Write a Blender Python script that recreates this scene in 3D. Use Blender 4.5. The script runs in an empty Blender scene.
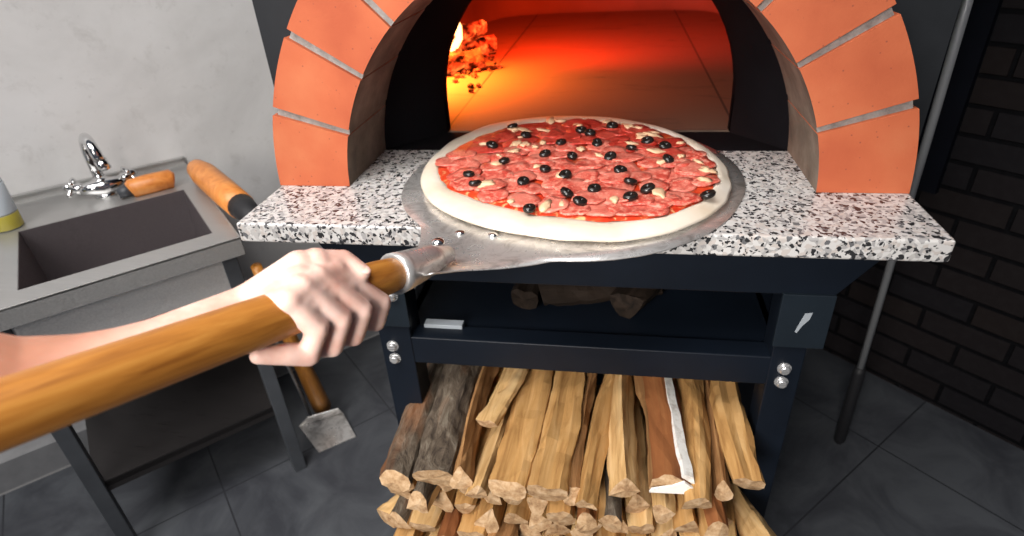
import bpy, bmesh, math, random
from mathutils import Vector, Matrix, noise
random.seed(7)
C = bpy.context.scene.collection
PI = math.pi
Z0 = 0.93            # the counter top stands 0.93 m above the floor; everything below is written from the counter top
FZ = -0.93

# ------------------------------------------------------------------ camera
F_PX, PITCH, YAW, ROLL = 594.1, math.radians(30.68), math.radians(10.8), math.radians(-3.551)
CAM = Vector((0.5676, -0.7375, 0.3826))
_F = Vector((-math.sin(YAW)*math.cos(PITCH), math.cos(YAW)*math.cos(PITCH), -math.sin(PITCH)))
_R0 = Vector((math.cos(YAW), math.sin(YAW), 0)); _U0 = _R0.cross(_F)
_R = _R0*math.cos(ROLL) + _U0*math.sin(ROLL); _U = -_R0*math.sin(ROLL) + _U0*math.cos(ROLL)
def ray(x, y): return _F + _R*((x-512)/F_PX) - _U*((y-268)/F_PX)
def at_z(x, y, z):
    d = ray(x, y); return CAM + d*((z-CAM.z)/d.z)
def at_d(x, y, dep): return CAM + ray(x, y)*dep

# ------------------------------------------------------------------ helpers
def tag(o, label=None, cat=None, group=None, kind=None):
    if label: o['label'] = label
    if cat: o['category'] = cat
    if group: o['group'] = group
    if kind: o['kind'] = kind
    return o
def empty(name, loc, rz=0):
    o = bpy.data.objects.new(name, None); C.objects.link(o)
    o.location = loc; o.rotation_euler = (0, 0, rz); o.empty_display_size = .05
    return o
def obj(name, bm, mats, parent=None, smooth=False, bevel=0, seg=2, loc=None, local=False):
    """links bm (written in scene coordinates unless local) as ONE mesh object"""
    bmesh.ops.recalc_face_normals(bm, faces=bm.faces)
    me = bpy.data.meshes.new(name); bm.to_mesh(me); bm.free()
    if not isinstance(mats, (list, tuple)): mats = [mats]
    for m in mats: me.materials.append(m)
    for p in me.polygons: p.use_smooth = smooth
    o = bpy.data.objects.new(name, me); C.objects.link(o)
    if parent:
        o.parent = parent
        if not local:
            bpy.context.view_layer.update()
            o.matrix_parent_inverse = parent.matrix_world.inverted()
    if loc: o.location = loc
    if bevel:
        b = o.modifiers.new('bevel', 'BEVEL'); b.width = bevel; b.segments = seg; b.limit_method = 'ANGLE'; b.angle_limit = .6
    return o
def box(bm, a, b, M=None, mi=0):
    x0, y0, z0 = a; x1, y1, z1 = b
    vs = [bm.verts.new(Vector(p) if M is None else M @ Vector(p)) for p in
          [(x0,y0,z0),(x1,y0,z0),(x1,y1,z0),(x0,y1,z0),(x0,y0,z1),(x1,y0,z1),(x1,y1,z1),(x0,y1,z1)]]
    for f in [(0,3,2,1),(4,5,6,7),(0,1,5,4),(1,2,6,5),(2,3,7,6),(3,0,4,7)]:
        fc = bm.faces.new([vs[i] for i in f]); fc.material_index = mi
    return bm
def frame_of(d):
    d = d.normalized(); u = Vector((0,0,1)) if abs(d.z) < .9 else Vector((1,0,0))
    x = d.cross(u).normalized(); return x, x.cross(d).normalized()
def tube(bm, pts, rad, n=16, caps=True, mi=0, sq=1.0):
    pts = [Vector(p) for p in pts]
    if not isinstance(rad, (list, tuple)): rad = [rad]*len(pts)
    x = None; rings = []
    for i, p in enumerate(pts):
        d = (pts[min(i+1, len(pts)-1)] - pts[max(i-1, 0)]).normalized()
        if x is None: x, y = frame_of(d)
        else:
            x = (x - d*x.dot(d)).normalized(); y = x.cross(d).normalized()
        rings.append([bm.verts.new(p + (x*math.cos(2*PI*k/n) + y*math.sin(2*PI*k/n)*sq)*rad[i]) for k in range(n)])
    for a, b in zip(rings, rings[1:]):
        for k in range(n):
            f = bm.faces.new((a[k], a[(k+1)%n], b[(k+1)%n], b[k])); f.material_index = mi
    if caps:
        for r in (rings[0], rings[-1]):
            f = bm.faces.new(r); f.material_index = mi
    return bm
def ball(bm, c, r, M=None, u=20, v=12, sc=(1,1,1)):
    mt = Matrix.Translation(c) @ (M or Matrix.Identity(4)) @ Matrix.Diagonal((r*sc[0], r*sc[1], r*sc[2], 1))
    bmesh.ops.create_uvsphere(bm, u_segments=u, v_segments=v, radius=1, matrix=mt)
def prism(bm, poly, z0, z1, M=None, mi=0):
    g = lambda p: Vector(p) if M is None else M @ Vector(p)
    a = [bm.verts.new(g((x, y, z0))) for x, y in poly]; b = [bm.verts.new(g((x, y, z1))) for x, y in poly]
    fs = [bm.faces.new(a[::-1]), bm.faces.new(b)]
    for i in range(len(poly)):
        j = (i+1) % len(poly); fs.append(bm.faces.new((a[i], a[j], b[j], b[i])))
    for f in fs: f.material_index = mi
    return bm
def lathe(bm, prof, c, n=24, axis=None):
    """prof = [(r, h)...] turned about axis (default z) through c"""
    c = Vector(c); d = (axis or Vector((0,0,1))).normalized(); x, y = frame_of(d); rings = []
    for r, h in prof:
        rings.append([bm.verts.new(c + d*h + (x*math.cos(2*PI*k/n) + y*math.sin(2*PI*k/n))*max(r, 1e-4)) for k in range(n)])
    for a, b in zip(rings, rings[1:]):
        for k in range(n): bm.faces.new((a[k], a[(k+1)%n], b[(k+1)%n], b[k]))
    bm.faces.new(rings[0]); bm.faces.new(rings[-1])
    return bm
def NB(): return bmesh.new()

# ------------------------------------------------------------------ materials
def mat(name, col=(.5,.5,.5), rough=.5, metal=0, spec=.5):
    m = bpy.data.materials.new(name); m.use_nodes = True
    b = m.node_tree.nodes['Principled BSDF']
    b.inputs['Base Color'].default_value = (*col, 1); b.inputs['Roughness'].default_value = rough
    b.inputs['Metallic'].default_value = metal; b.inputs['Specular IOR Level'].default_value = spec
    return m
class N:
    """little node-tree writer"""
    def __init__(s, m):
        s.m = m; s.t = m.node_tree; s.b = s.t.nodes['Principled BSDF']
    def new(s, typ, **kw):
        n = s.t.nodes.new(typ)
        for k, v in kw.items():
            if hasattr(n, k) and k not in ('inputs',): setattr(n, k, v)
        return n
    def link(s, a, b): s.t.links.new(a, b)
    def coord(s, scale=(1,1,1), rot=(0,0,0), loc=(0,0,0), rnd=False):
        tc = s.new('ShaderNodeTexCoord'); mp = s.new('ShaderNodeMapping')
        mp.inputs['Scale'].default_value = scale; mp.inputs['Rotation'].default_value = rot; mp.inputs['Location'].default_value = loc
        src = tc.outputs['Object']
        if rnd:
            oi = s.new('ShaderNodeObjectInfo'); va = s.new('ShaderNodeVectorMath', operation='ADD')
            mu = s.new('ShaderNodeMath', operation='MULTIPLY'); mu.inputs[1].default_value = 37
            s.link(oi.outputs['Random'], mu.inputs[0]); s.link(src, va.inputs[0]); s.link(mu.outputs[0], va.inputs[1]); src = va.outputs[0]
        s.link(src, mp.inputs['Vector']); return mp.outputs['Vector']
    def noise(s, vec, scale=5, detail=4, rough=.5, dist=0):
        n = s.new('ShaderNodeTexNoise'); n.inputs['Scale'].default_value = scale; n.inputs['Detail'].default_value = detail
        n.inputs['Roughness'].default_value = rough; n.inputs['Distortion'].default_value = dist
        s.link(vec, n.inputs['Vector']); return n
    def voro(s, vec, scale=5, feature='F1'):
        n = s.new('ShaderNodeTexVoronoi', feature=feature); n.inputs['Scale'].default_value = scale
        s.link(vec, n.inputs['Vector']); return n
    def ramp(s, fac, stops, interp='LINEAR'):
        r = s.new('ShaderNodeValToRGB'); r.color_ramp.interpolation = interp
        e = r.color_ramp.elements
        while len(e) < len(stops): e.new(.5)
        for i, (p, c) in enumerate(stops):
            e[i].position = p; e[i].color = (*c, 1) if len(c) == 3 else c
        s.link(fac, r.inputs['Fac']); return r.outputs['Color']
    def mix(s, a, b, fac, mode='MIX'):
        n = s.new('ShaderNodeMix', data_type='RGBA', blend_type=mode)
        for v, i in ((fac, 0), (a, 6), (b, 7)):
            if hasattr(v, 'is_linked'): s.link(v, n.inputs[i])
            elif i == 0: n.inputs[0].default_value = v
            else: n.inputs[i].default_value = (*v, 1)
        return n.outputs[2]
    def col(s, c): s.link(c, s.b.inputs['Base Color']); return s
    def rough(s, c): s.link(c, s.b.inputs['Roughness']); return s
    def bump(s, h, strength=.3, dist=.002):
        b = s.new('ShaderNodeBump'); b.inputs['Strength'].default_value = strength; b.inputs['Distance'].default_value = dist
        s.link(h, b.inputs['Height']); s.link(b.outputs['Normal'], s.b.inputs['Normal']); return s
def g(v): return (v, v, v)

def m_concrete():
    n = N(mat('concrete plaster', rough=.85)); v = n.coord()
    a = n.noise(v, 2.2, 6, .6, .6); b = n.noise(v, 14, 8, .7, .4); c = n.noise(v, 60, 3)
    k = n.ramp(a.outputs['Fac'], [(.3, (.52,.51,.50)), (.5, (.62,.61,.60)), (.72, (.70,.69,.685))])
    k = n.mix(k, (.42,.405,.39), n.ramp(b.outputs['Fac'], [(.56, g(0)), (.74, g(.55))]))
    k = n.mix(k, (.38,.37,.36), n.ramp(c.outputs['Fac'], [(.66, g(0)), (.8, g(.4))]))
    n.col(k).bump(b.outputs['Fac'], .25, .004); return n.m
def m_granite():
    n = N(mat('speckled granite', rough=.22)); v = n.coord()
    w = n.noise(v, 70, 3); off = n.new('ShaderNodeVectorMath', operation='MULTIPLY_ADD')
    n.link(w.outputs['Color'], off.inputs[0]); off.inputs[1].default_value = (.012,)*3; n.link(v, off.inputs[2]); vv = off.outputs[0]
    c1 = n.voro(vv, 185); c2 = n.voro(vv, 330)
    sep = n.new('ShaderNodeSeparateColor'); n.link(c1.outputs['Color'], sep.inputs[0])
    r = n.ramp(sep.outputs[0], [(0, (.03,.03,.032)), (.11, (.13,.13,.135)), (.19, (.36,.35,.345)), (.34, (.46,.445,.43)), (.50, (.59,.575,.56)), (.84, (.51,.465,.435))], 'CONSTANT')
    s2 = n.new('ShaderNodeSeparateColor'); n.link(c2.outputs['Color'], s2.inputs[0])
    r = n.mix(r, (.03,.03,.033), n.ramp(s2.outputs[1], [(0, g(1)), (.07, g(0))], 'CONSTANT'))
    n.col(r); return n.m
def m_brick_face():
    n = N(mat('orange fired brick', rough=.75)); v = n.coord()
    a = n.noise(v, 9, 4); b = n.voro(v, 75); c = n.noise(v, 220, 3)
    k = n.ramp(a.outputs['Fac'], [(.3, (.41,.082,.029)), (.55, (.495,.116,.043)), (.75, (.54,.155,.062))])
    k = n.mix(k, (.20,.05,.03), n.ramp(b.outputs['Distance'], [(.05, g(.8)), (.12, g(0))]))
    n.col(k).bump(c.outputs['Fac'], .2, .0015); return n.m
def m_mortar():
    n = N(mat('grey mortar', rough=.9)); v = n.coord(); a = n.noise(v, 60, 5, .7)
    n.col(n.ramp(a.outputs['Fac'], [(.3, (.20,.19,.175)), (.7, (.40,.39,.37))])).bump(a.outputs['Fac'], .6, .004); return n.m
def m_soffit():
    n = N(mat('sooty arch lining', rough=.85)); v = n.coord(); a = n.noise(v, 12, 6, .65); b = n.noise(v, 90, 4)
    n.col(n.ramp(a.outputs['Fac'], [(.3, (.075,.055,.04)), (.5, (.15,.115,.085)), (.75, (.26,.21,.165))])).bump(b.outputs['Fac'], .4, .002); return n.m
def m_darkbrickwall():
    n = N(mat('dark painted brick', rough=.75, spec=.12)); v = n.coord(rot=(0,0,0))
    br = n.new('ShaderNodeTexBrick'); br.offset = .5
    br.inputs['Scale'].default_value = 1; br.inputs['Brick Width'].default_value = .212; br.inputs['Row Height'].default_value = .0706
    br.inputs['Mortar Size'].default_value = .006; br.inputs['Mortar Smooth'].default_value = .35; br.inputs['Bias'].default_value = 0
    br.inputs['Color1'].default_value = (.016,.012,.0115,1); br.inputs['Color2'].default_value = (.011,.010,.012,1); br.inputs['Mortar'].default_value = (.002,.002,.003,1)
    n.link(v, br.inputs['Vector']); a = n.noise(v, 45, 4)
    k = n.mix(br.outputs['Color'], (.5,.5,.5), n.ramp(a.outputs['Fac'], [(.45, g(0)), (.8, g(.008))]))
    inv = n.new('ShaderNodeMath', operation='SUBTRACT'); inv.inputs[0].default_value = 1; n.link(br.outputs['Fac'], inv.inputs[1])
    n.col(k).bump(inv.outputs[0], .8, .012); return n.m
def m_floor():
    n = N(mat('dark slate floor tile', rough=.5, spec=.3)); v = n.coord(rot=(0,0,math.radians(-45)))
    mp = n.new('ShaderNodeMapping'); n.link(v, mp.inputs['Vector'])
    mp.inputs['Location'].default_value = (.177+.5*2, -.4596+.5*4, 0)
    br = n.new('ShaderNodeTexBrick'); br.offset = 0; br.inputs['Scale'].default_value = 1
    br.inputs['Brick Width'].default_value = .5; br.inputs['Row Height'].default_value = .5; br.inputs['Mortar Size'].default_value = .0022
    br.inputs['Color1'].default_value = (.090,.097,.108,1); br.inputs['Color2'].default_value = (.082,.088,.098,1); br.inputs['Mortar'].default_value = (.025,.026,.03,1)
    n.link(mp.outputs[0], br.inputs['Vector']); a = n.noise(v, 5, 6, .65, .8)
    k = n.mix(br.outputs['Color'], (.034,.036,.044), n.ramp(a.outputs['Fac'], [(.38, g(.75)), (.62, g(0))]))
    n.col(k).rough(n.ramp(a.outputs['Fac'], [(.3, g(.42)), (.7, g(.62))])); return n.m
def m_steel(name, col=(.5,.5,.5), rough=.3, scale=(3,90,90)):
    n = N(mat(name, col, rough, 1)); v = n.coord(scale=scale); a = n.noise(v, 4, 4, .6)
    n.rough(n.ramp(a.outputs['Fac'], [(.3, g(rough*.75)), (.7, g(rough*1.35))]))
    n.b.inputs['Metallic'].default_value = .72
    n.col(n.ramp(a.outputs['Fac'], [(.3, tuple(c*.88 for c in col)), (.7, tuple(min(1, c*1.06) for c in col))])); return n.m
def m_wornsteel():
    n = N(mat('worn aluminium', (.6,.6,.6), .25, .72)); v = n.coord(); a = n.noise(v, 26, 6, .7, 1.5); b = n.noise(v, 70, 4)
    n.col(n.ramp(a.outputs['Fac'], [(.34, (.40,.385,.37)), (.5, (.68,.665,.65)), (.7, (.80,.785,.77))]))
    n.rough(n.ramp(a.outputs['Fac'], [(.3, g(.42)), (.7, g(.22))])).bump(a.outputs['Fac'], .12, .004); return n.m
def m_paint(name, col, rough=.45, spec=.5):
    n = N(mat(name, col, rough, 0, spec)); v = n.coord(); a = n.noise(v, 9, 5, .6); b = n.noise(v, 400, 2)
    n.col(n.ramp(a.outputs['Fac'], [(.3, tuple(c*.8 for c in col)), (.7, tuple(c*1.2 for c in col))])).bump(b.outputs['Fac'], .05, .0005); return n.m
def m_handlewood():
    n = N(mat('varnished handle wood', rough=.42)); v = n.coord(scale=(14,14,1.2)); a = n.noise(v, 9, 5, .6, .6)
    n.col(n.ramp(a.outputs['Fac'], [(.28, (.25,.085,.012)), (.5, (.42,.165,.026)), (.74, (.52,.235,.045))])).bump(a.outputs['Fac'], .05, .001); return n.m
def m_orangewood():
    n = N(mat('orange lacquered wood', rough=.4)); v = n.coord(scale=(1,1,1)); a = n.noise(v, 30, 4, .6, 1)
    n.col(n.ramp(a.outputs['Fac'], [(.3, (.55,.17,.03)), (.55, (.70,.26,.06)), (.75, (.74,.33,.10))])); return n.m
def m_log(kind):
    n = N(mat('log '+kind, rough=.8, spec=.15)); v = n.coord(scale=(1,.10,1), rnd=True)
    if kind == 'bark':
        v2 = n.coord(scale=(1,.35,1), rnd=True); a = n.noise(v2, 42, 8, .7, 1.2); b = n.noise(v2, 13, 4)
        k = n.ramp(a.outputs['Fac'], [(.32, (.025,.018,.014)), (.5, (.105,.08,.058)), (.66, (.20,.17,.13)), (.8, (.31,.28,.23))])
        k = n.mix(k, (.22,.085,.03), n.ramp(b.outputs['Fac'], [(.58, g(0)), (.72, g(.8))]))
        n.col(k).bump(a.outputs['Fac'], 1, .006)
    elif kind == 'red bark':
        a = n.noise(v, 24, 5, .6, .5)
        n.col(n.ramp(a.outputs['Fac'], [(.3, (.10,.032,.012)), (.55, (.24,.088,.030)), (.75, (.33,.145,.055))])).bump(a.outputs['Fac'], .3, .002)
    elif kind == 'white bark':
        a = n.noise(n.coord(rnd=True), 60, 5, .6)
        n.col(n.ramp(a.outputs['Fac'], [(.3, (.55,.50,.44)), (.5, (.83,.81,.77))])).bump(a.outputs['Fac'], .5, .002)
    elif kind == 'end':
        a = n.noise(n.coord(rnd=True), 70, 5, .7)
        n.col(n.ramp(a.outputs['Fac'], [(.3, (.22,.12,.06)), (.5, (.42,.27,.145)), (.72, (.58,.42,.27))])).bump(a.outputs['Fac'], .6, .003)
    else:
        tones = dict(pale=((.33,.18,.065), (.56,.35,.15), (.68,.47,.24)), gold=((.26,.125,.04), (.45,.245,.085), (.57,.345,.145)), brown=((.14,.065,.024), (.28,.14,.055), (.42,.24,.10)), dark=((.006,.004,.003), (.014,.009,.006), (.026,.017,.012)))[kind]  # the dark tone has the upper shelf's shade painted in
        a = n.noise(v, 60, 6, .6, .8); b = n.noise(n.coord(scale=(1,.3,1), rnd=True), 12, 4)
        k = n.ramp(a.outputs['Fac'], [(.3, tones[0]), (.5, tones[1]), (.72, tones[2])])
        k = n.mix(k, tuple(c*.4 for c in tones[0]), n.ramp(b.outputs['Fac'], [(.56, g(0)), (.78, g(.7))]))
        n.col(k).bump(a.outputs['Fac'], .7, .003)
    return n.m
def m_skin():
    n = N(mat('skin', rough=.5)); v = n.coord(); a = n.noise(v, 28, 4, .6); b = n.noise(v, 300, 3)
    n.col(n.ramp(a.outputs['Fac'], [(.3, (.68,.37,.29)), (.55, (.755,.50,.42)), (.75, (.80,.58,.51))])).bump(b.outputs['Fac'], .12, .0006)
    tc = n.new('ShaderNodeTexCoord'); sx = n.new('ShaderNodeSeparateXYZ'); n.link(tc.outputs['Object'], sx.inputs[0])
    k = n.mix((.52,.24,.155), n.b.inputs['Base Color'].links[0].from_socket, n.ramp(sx.outputs[0], [(.155, g(0)), (.20, g(1))]))   # shade on the upper arm, painted in as redder, darker skin
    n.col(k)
    n.b.inputs['Subsurface Weight'].default_value = .15; n.b.inputs['Subsurface Radius'].default_value = (1,.35,.2); n.b.inputs['Subsurface Scale'].default_value = .006
    return n.m
def m_dough():
    n = N(mat('raw floured dough', rough=.8)); v = n.coord(); a = n.noise(v, 14, 4); b = n.noise(v, 60, 5)
    n.col(n.ramp(a.outputs['Fac'], [(.3, (.60,.50,.38)), (.55, (.68,.61,.51)), (.75, (.72,.665,.585))])).bump(b.outputs['Fac'], .15, .003); return n.m
def m_sauce():
    n = N(mat('tomato sauce', rough=.32)); v = n.coord(); a = n.noise(v, 30, 5, .65, .6); b = n.noise(v, 55, 5, .6, 1)
    k = n.ramp(a.outputs['Fac'], [(.3, (.44,.022,.008)), (.55, (.60,.05,.014)), (.78, (.70,.12,.03))])
    k = n.mix(k, (.80,.52,.24), n.ramp(b.outputs['Fac'], [(.55, g(0)), (.66, g(.8))]))
    n.col(k).bump(a.outputs['Fac'], .6, .005); return n.m
def m_salami(name, base, fat):
    n = N(mat(name, rough=.34)); v = n.coord(rnd=True); w = n.voro(v, 260); a = n.noise(v, 110, 6, .8); c = n.noise(v, 24, 3)
    k = n.mix(base, tuple(q*.60 for q in base), n.ramp(a.outputs['Fac'], [(.5, g(0)), (.64, g(1))]))
    k = n.mix(k, fat, n.ramp(a.outputs['Fac'], [(.40, g(.95)), (.50, g(0))]))
    k = n.mix(k, tuple(.5*q+.5*f for q, f in zip(base, fat)), n.ramp(c.outputs['Fac'], [(.45, g(0)), (.65, g(.75))]))
    sep = n.new('ShaderNodeSeparateColor'); n.link(w.outputs['Color'], sep.inputs[0])
    k = n.mix(k, fat, n.ramp(sep.outputs[0], [(.0, g(.8)), (.16, g(.0))]))
    n.col(k).bump(a.outputs['Fac'], .5, .002); return n.m
def m_hearth():
    n = N(mat('fire brick hearth', rough=.75)); v = n.coord()
    br = n.new('ShaderNodeTexBrick'); br.offset = 0; br.inputs['Scale'].default_value = 1
    br.inputs['Brick Width'].default_value = .585; br.inputs['Row Height'].default_value = 4; br.inputs['Mortar Size'].default_value = .0028
    br.inputs['Color1'].default_value = (.125,.080,.055,1); br.inputs['Color2'].default_value = (.115,.075,.052,1); br.inputs['Mortar'].default_value = (.02,.012,.010,1)
    mp = n.new('ShaderNodeMapping'); mp.inputs['Location'].default_value = (-.2185+.585, 1, 0); n.link(v, mp.inputs['Vector']); n.link(mp.outputs[0], br.inputs['Vector'])
    a = n.noise(n.coord(scale=(1.2,4,1)), 4, 6, .65, .8)
    n.col(n.mix(br.outputs['Color'], (.035,.025,.02), n.ramp(a.outputs['Fac'], [(.56, g(0)), (.72, g(.75))]))); return n.m
def m_dome():
    n = N(mat('refractory dome', rough=.85)); v = n.coord(); a = n.noise(v, 4, 5)
    n.col(n.ramp(a.outputs['Fac'], [(.3, (.12,.075,.055)), (.7, (.18,.115,.085))])); return n.m
def m_ember():
    n = N(mat('glowing ember', (.02,.015,.012), .9)); v = n.coord(rnd=True); a = n.noise(v, 30, 4, .6, .5)
    n.col(n.ramp(a.outputs['Fac'], [(.4, (.015,.01,.01)), (.7, (.25,.05,.02))]))
    n.link(n.ramp(a.outputs['Fac'], [(.46, (0,0,0)), (.56, (.9,.06,.01)), (.68, (1,.35,.06))]), n.b.inputs['Emission Color'])
    n.b.inputs['Emission Strength'].default_value = 1.1; return n.m

M = dict(concrete=m_concrete(), granite=m_granite(), brick=m_brick_face(), mortar=m_mortar(), soffit=m_soffit(), darkbrick=m_darkbrickwall(), floor=m_floor(),
    steel=m_steel('brushed steel', (.47,.465,.455), .40), bright=m_steel('bright brushed steel', (.80,.79,.775), .42), basin=m_steel('reflection darkened steel', (.19,.165,.172), .38), chrome=mat('chrome', (.72,.72,.72), .10, 1),
    worn=m_wornsteel(), navy=m_paint('blue black painted steel', (.0042,.007,.0125), .45, .28), panel=m_paint('charcoal sheet steel', (.020,.022,.025), .5, .25), trim=m_paint('black blue steel', (.004,.005,.009), .6, .1),
    soot=m_paint('sooty black steel', (.007,.0065,.008), .9, .04), handle=m_handlewood(), orange=m_orangewood(), skin=m_skin(), dough=m_dough(), sauce=m_sauce(),
    salami=m_salami('pink salami', (.60,.070,.046), (.77,.34,.25)), redsalami=m_salami('red salami', (.48,.025,.016), (.62,.12,.08)), cheese=mat('cream cheese chunk', (.70,.46,.28), .5),
    olive=mat('black olive', (.012,.010,.009), .22), hearth=m_hearth(), dome=m_dome(), ember=m_ember(), flame=None,
    skirting=m_paint('grey plinth plaster', (.24,.24,.245), .7), light_edge=mat('pale grout line', (.42,.41,.40), .7), darksteel=m_paint('dark grey leg steel', (.055,.060,.068), .45),
    rubber=mat('black rubber', (.010,.010,.012), .6), pole=mat('satin grey pole', (.34,.35,.36), .35, .2), card=m_paint('brown cardboard', (.085,.060,.048), .8), nail=mat('nail', (.80,.52,.44), .3),
    bottle=mat('clear plastic', (.75,.80,.78), .15), soap=mat('yellow green soap', (.42,.36,.06), .25), paper=mat('pale blue label', (.62,.70,.76), .6), cap=mat('white cap', (.8,.8,.78), .4),
    bolt=m_steel('zinc bolt', (.62,.62,.62), .25), shelf=m_steel('dull shelf steel', (.055,.050,.050), .35), plate=m_paint('dark teal steel', (.009,.014,.020), .45, .3), scratch=mat('bare scratched metal', (.30,.33,.36), .5))
b = M['bottle'].node_tree.nodes['Principled BSDF']; b.inputs['Transmission Weight'].default_value = .6
fl = mat('flame', (1,.4,.05)); fb = fl.node_tree.nodes['Principled BSDF']; fb.inputs['Emission Color'].default_value = (1,.50,.16,1); fb.inputs['Emission Strength'].default_value = 6; M['flame'] = fl
LOG = {k: m_log(k) for k in ('bark', 'red bark', 'white bark', 'end', 'pale', 'gold', 'brown', 'dark')}

# ------------------------------------------------------------------ setting
# corner of two walls that meet behind the oven, both turned 45 degrees
S2 = math.sqrt(.5)
e1 = Vector((S2, S2, 0)); e2 = Vector((S2, -S2, 0))         # along the concrete wall / away from it
W0 = Vector((-.6875, .6875, 0))                               # point of the concrete wall (x - y = -1.375) with s = 0
def wl(s, d, z): return W0 + e1*s + e2*d + Vector((0,0,z))
SC = 1.6016                                                   # s of the room corner
bm = NB(); prism(bm, [(-2.6,-2.6),(3.2,-2.6),(3.2,2.4),(-2.6,2.4)], FZ-.05, FZ)
tag(obj('floor', bm, M['floor']), kind='structure')
ML = Matrix.Translation(W0) @ Matrix.Rotation(PI/4, 4, 'Z')
bm = NB(); prism(bm, [(-2.6,FZ),(SC,FZ),(SC,-.06),(.862,-.06),(.862,1.5),(-2.6,1.5)], 0, -.08, ML @ Matrix(((1,0,0,0),(0,0,-1,0),(0,1,0,0),(0,0,0,1))))
tag(obj('wall_left', bm, M['concrete']), kind='structure')
bm = NB(); box(bm, (-2.6, -.128, FZ+.006), (1.35, 0, FZ+.10), ML); box(bm, (-2.6, -.1285, FZ), (1.35, 0, FZ+.006), ML, 1)
tag(obj('baseboard_left', bm, [M['skirting'], M['light_edge']]), kind='structure')
# brick wall: local x runs along the wall (s), local y is height, so that the brick courses lie level
WB = Matrix.Translation((2.265/2, 2.265/2, 0)) @ Matrix.Rotation(-PI/4, 4, 'Z') @ Matrix.Rotation(PI/2, 4, 'X')
bm = NB(); prism(bm, [(-.97,FZ-.001),(2.6,FZ-.001),(2.6,1.5),(-.078,1.5),(-.078,-.06),(-.97,-.06)], -.08, 0)
o = obj('wall_right', bm, M['darkbrick']); o.matrix_world = WB @ Matrix.Translation((0, 0, 0)); tag(o, kind='structure')
# shift of the courses inside the material
for nd in M['darkbrick'].node_tree.nodes:
    if nd.type == 'MAPPING': nd.inputs['Location'].default_value = (.212*8 - .562 + .106, .0706*20 - .070, 0)
bm = NB(); box(bm, (-.074, -.30, .001), (.395, 1.5, .022))
o = obj('trim_1', bm, M['trim']); o.matrix_world = WB; tag(o, kind='structure')

# ------------------------------------------------------------------ oven stand
t = tag(empty('oven_stand', (.52, .05, FZ)), 'blue-black steel oven stand with bolted legs under the granite slab', 'stand')
def leg(x0, x1, y0, y1):
    bm = NB(); box(bm, (x0, y0, FZ), (x1, y1, -.119)); return obj('leg', bm, M['navy'], t, bevel=.002)
leg(.172, .230, .05, .105); leg(.826, .876, .05, .105); leg(.20, .255, 1.02, 1.07); leg(.745, .80, 1.02, 1.07)
bm = NB()   # apron with its ends cut aslant
prism(bm, [(.085,-.034),(.96,-.034),(.895,-.121),(.14,-.121)], 0, .02, Matrix(((1,0,0,0),(0,0,1,.048),(0,1,0,0),(0,0,0,1))))
prism(bm, [(.03,.33),(1.02,.33),(1.02,1.0),(.75,1.3),(.15,1.3),(.03,1.15)], -.10, -.034)
box(bm, (.14, .068, -.05), (.90, .33, -.034)); obj('apron', bm, M['navy'], t, bevel=.002)
for x0, x1 in ((.155, .235), (.822, .896)):
    bm = NB(); box(bm, (x0, .043, -.215), (x1,   .05, -.118)); obj('gusset_plate', bm, M['plate'], t, bevel=.001)
bm = NB()
box(bm, (.228, .052, -.300), (.828, .092, -.243)); obj('front_rail', bm, M['navy'], t, bevel=.002)
bm = NB(); box(bm, (.20, .08, -.262), (.85, .90, -.25)); obj('upper_shelf', bm, M['navy'], t)
for x0, x1 in ((.185,.215), (.84,.87)):
    bm = NB(); box(bm, (x0, .105, -.286), (x1, 1.02, -.25)); obj('side_rail', bm, M['navy'], t)
bm = NB(); box(bm, (.172, .06, -.676), (.876, .75, -.660)); obj('lower_shelf', bm, M['navy'], t)
def bolt(x, y, z):
    bm = NB(); lathe(bm, [(.011,0),(.011,.002),(.0078,.0025),(.0078,.008),(.006,.0095),(.0001,.0097)], (x, y, z), 6+8, Vector((0,-1,0)))
    obj('bolt', bm, M['bolt'], t)
for x in (.194, .849):
    for z in (-.262, -.290): bolt(x, .05, z)
bolt(.213, .043, -.150); bolt(.735, .33, -.17)
bm = NB(); prism(bm, [(.858,-.150),(.868,-.148),(.866,-.160),(.858,-.172),(.852,-.186),(.849,-.184),(.853,-.168)], 0, .0008, Matrix(((1,0,0,0),(0,0,-1,.043),(0,1,0,0),(0,0,0,1))))
obj('scratch_mark', bm, M['scratch'], t)

# ------------------------------------------------------------------ granite
bm = NB(); box(bm, (0, 0, -.033), (1, .33, 0))
tag(obj('granite_slab', bm, M['granite'], bevel=.004, seg=3), 'speckled black and white granite slab in front of the oven arch', 'counter')

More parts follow.
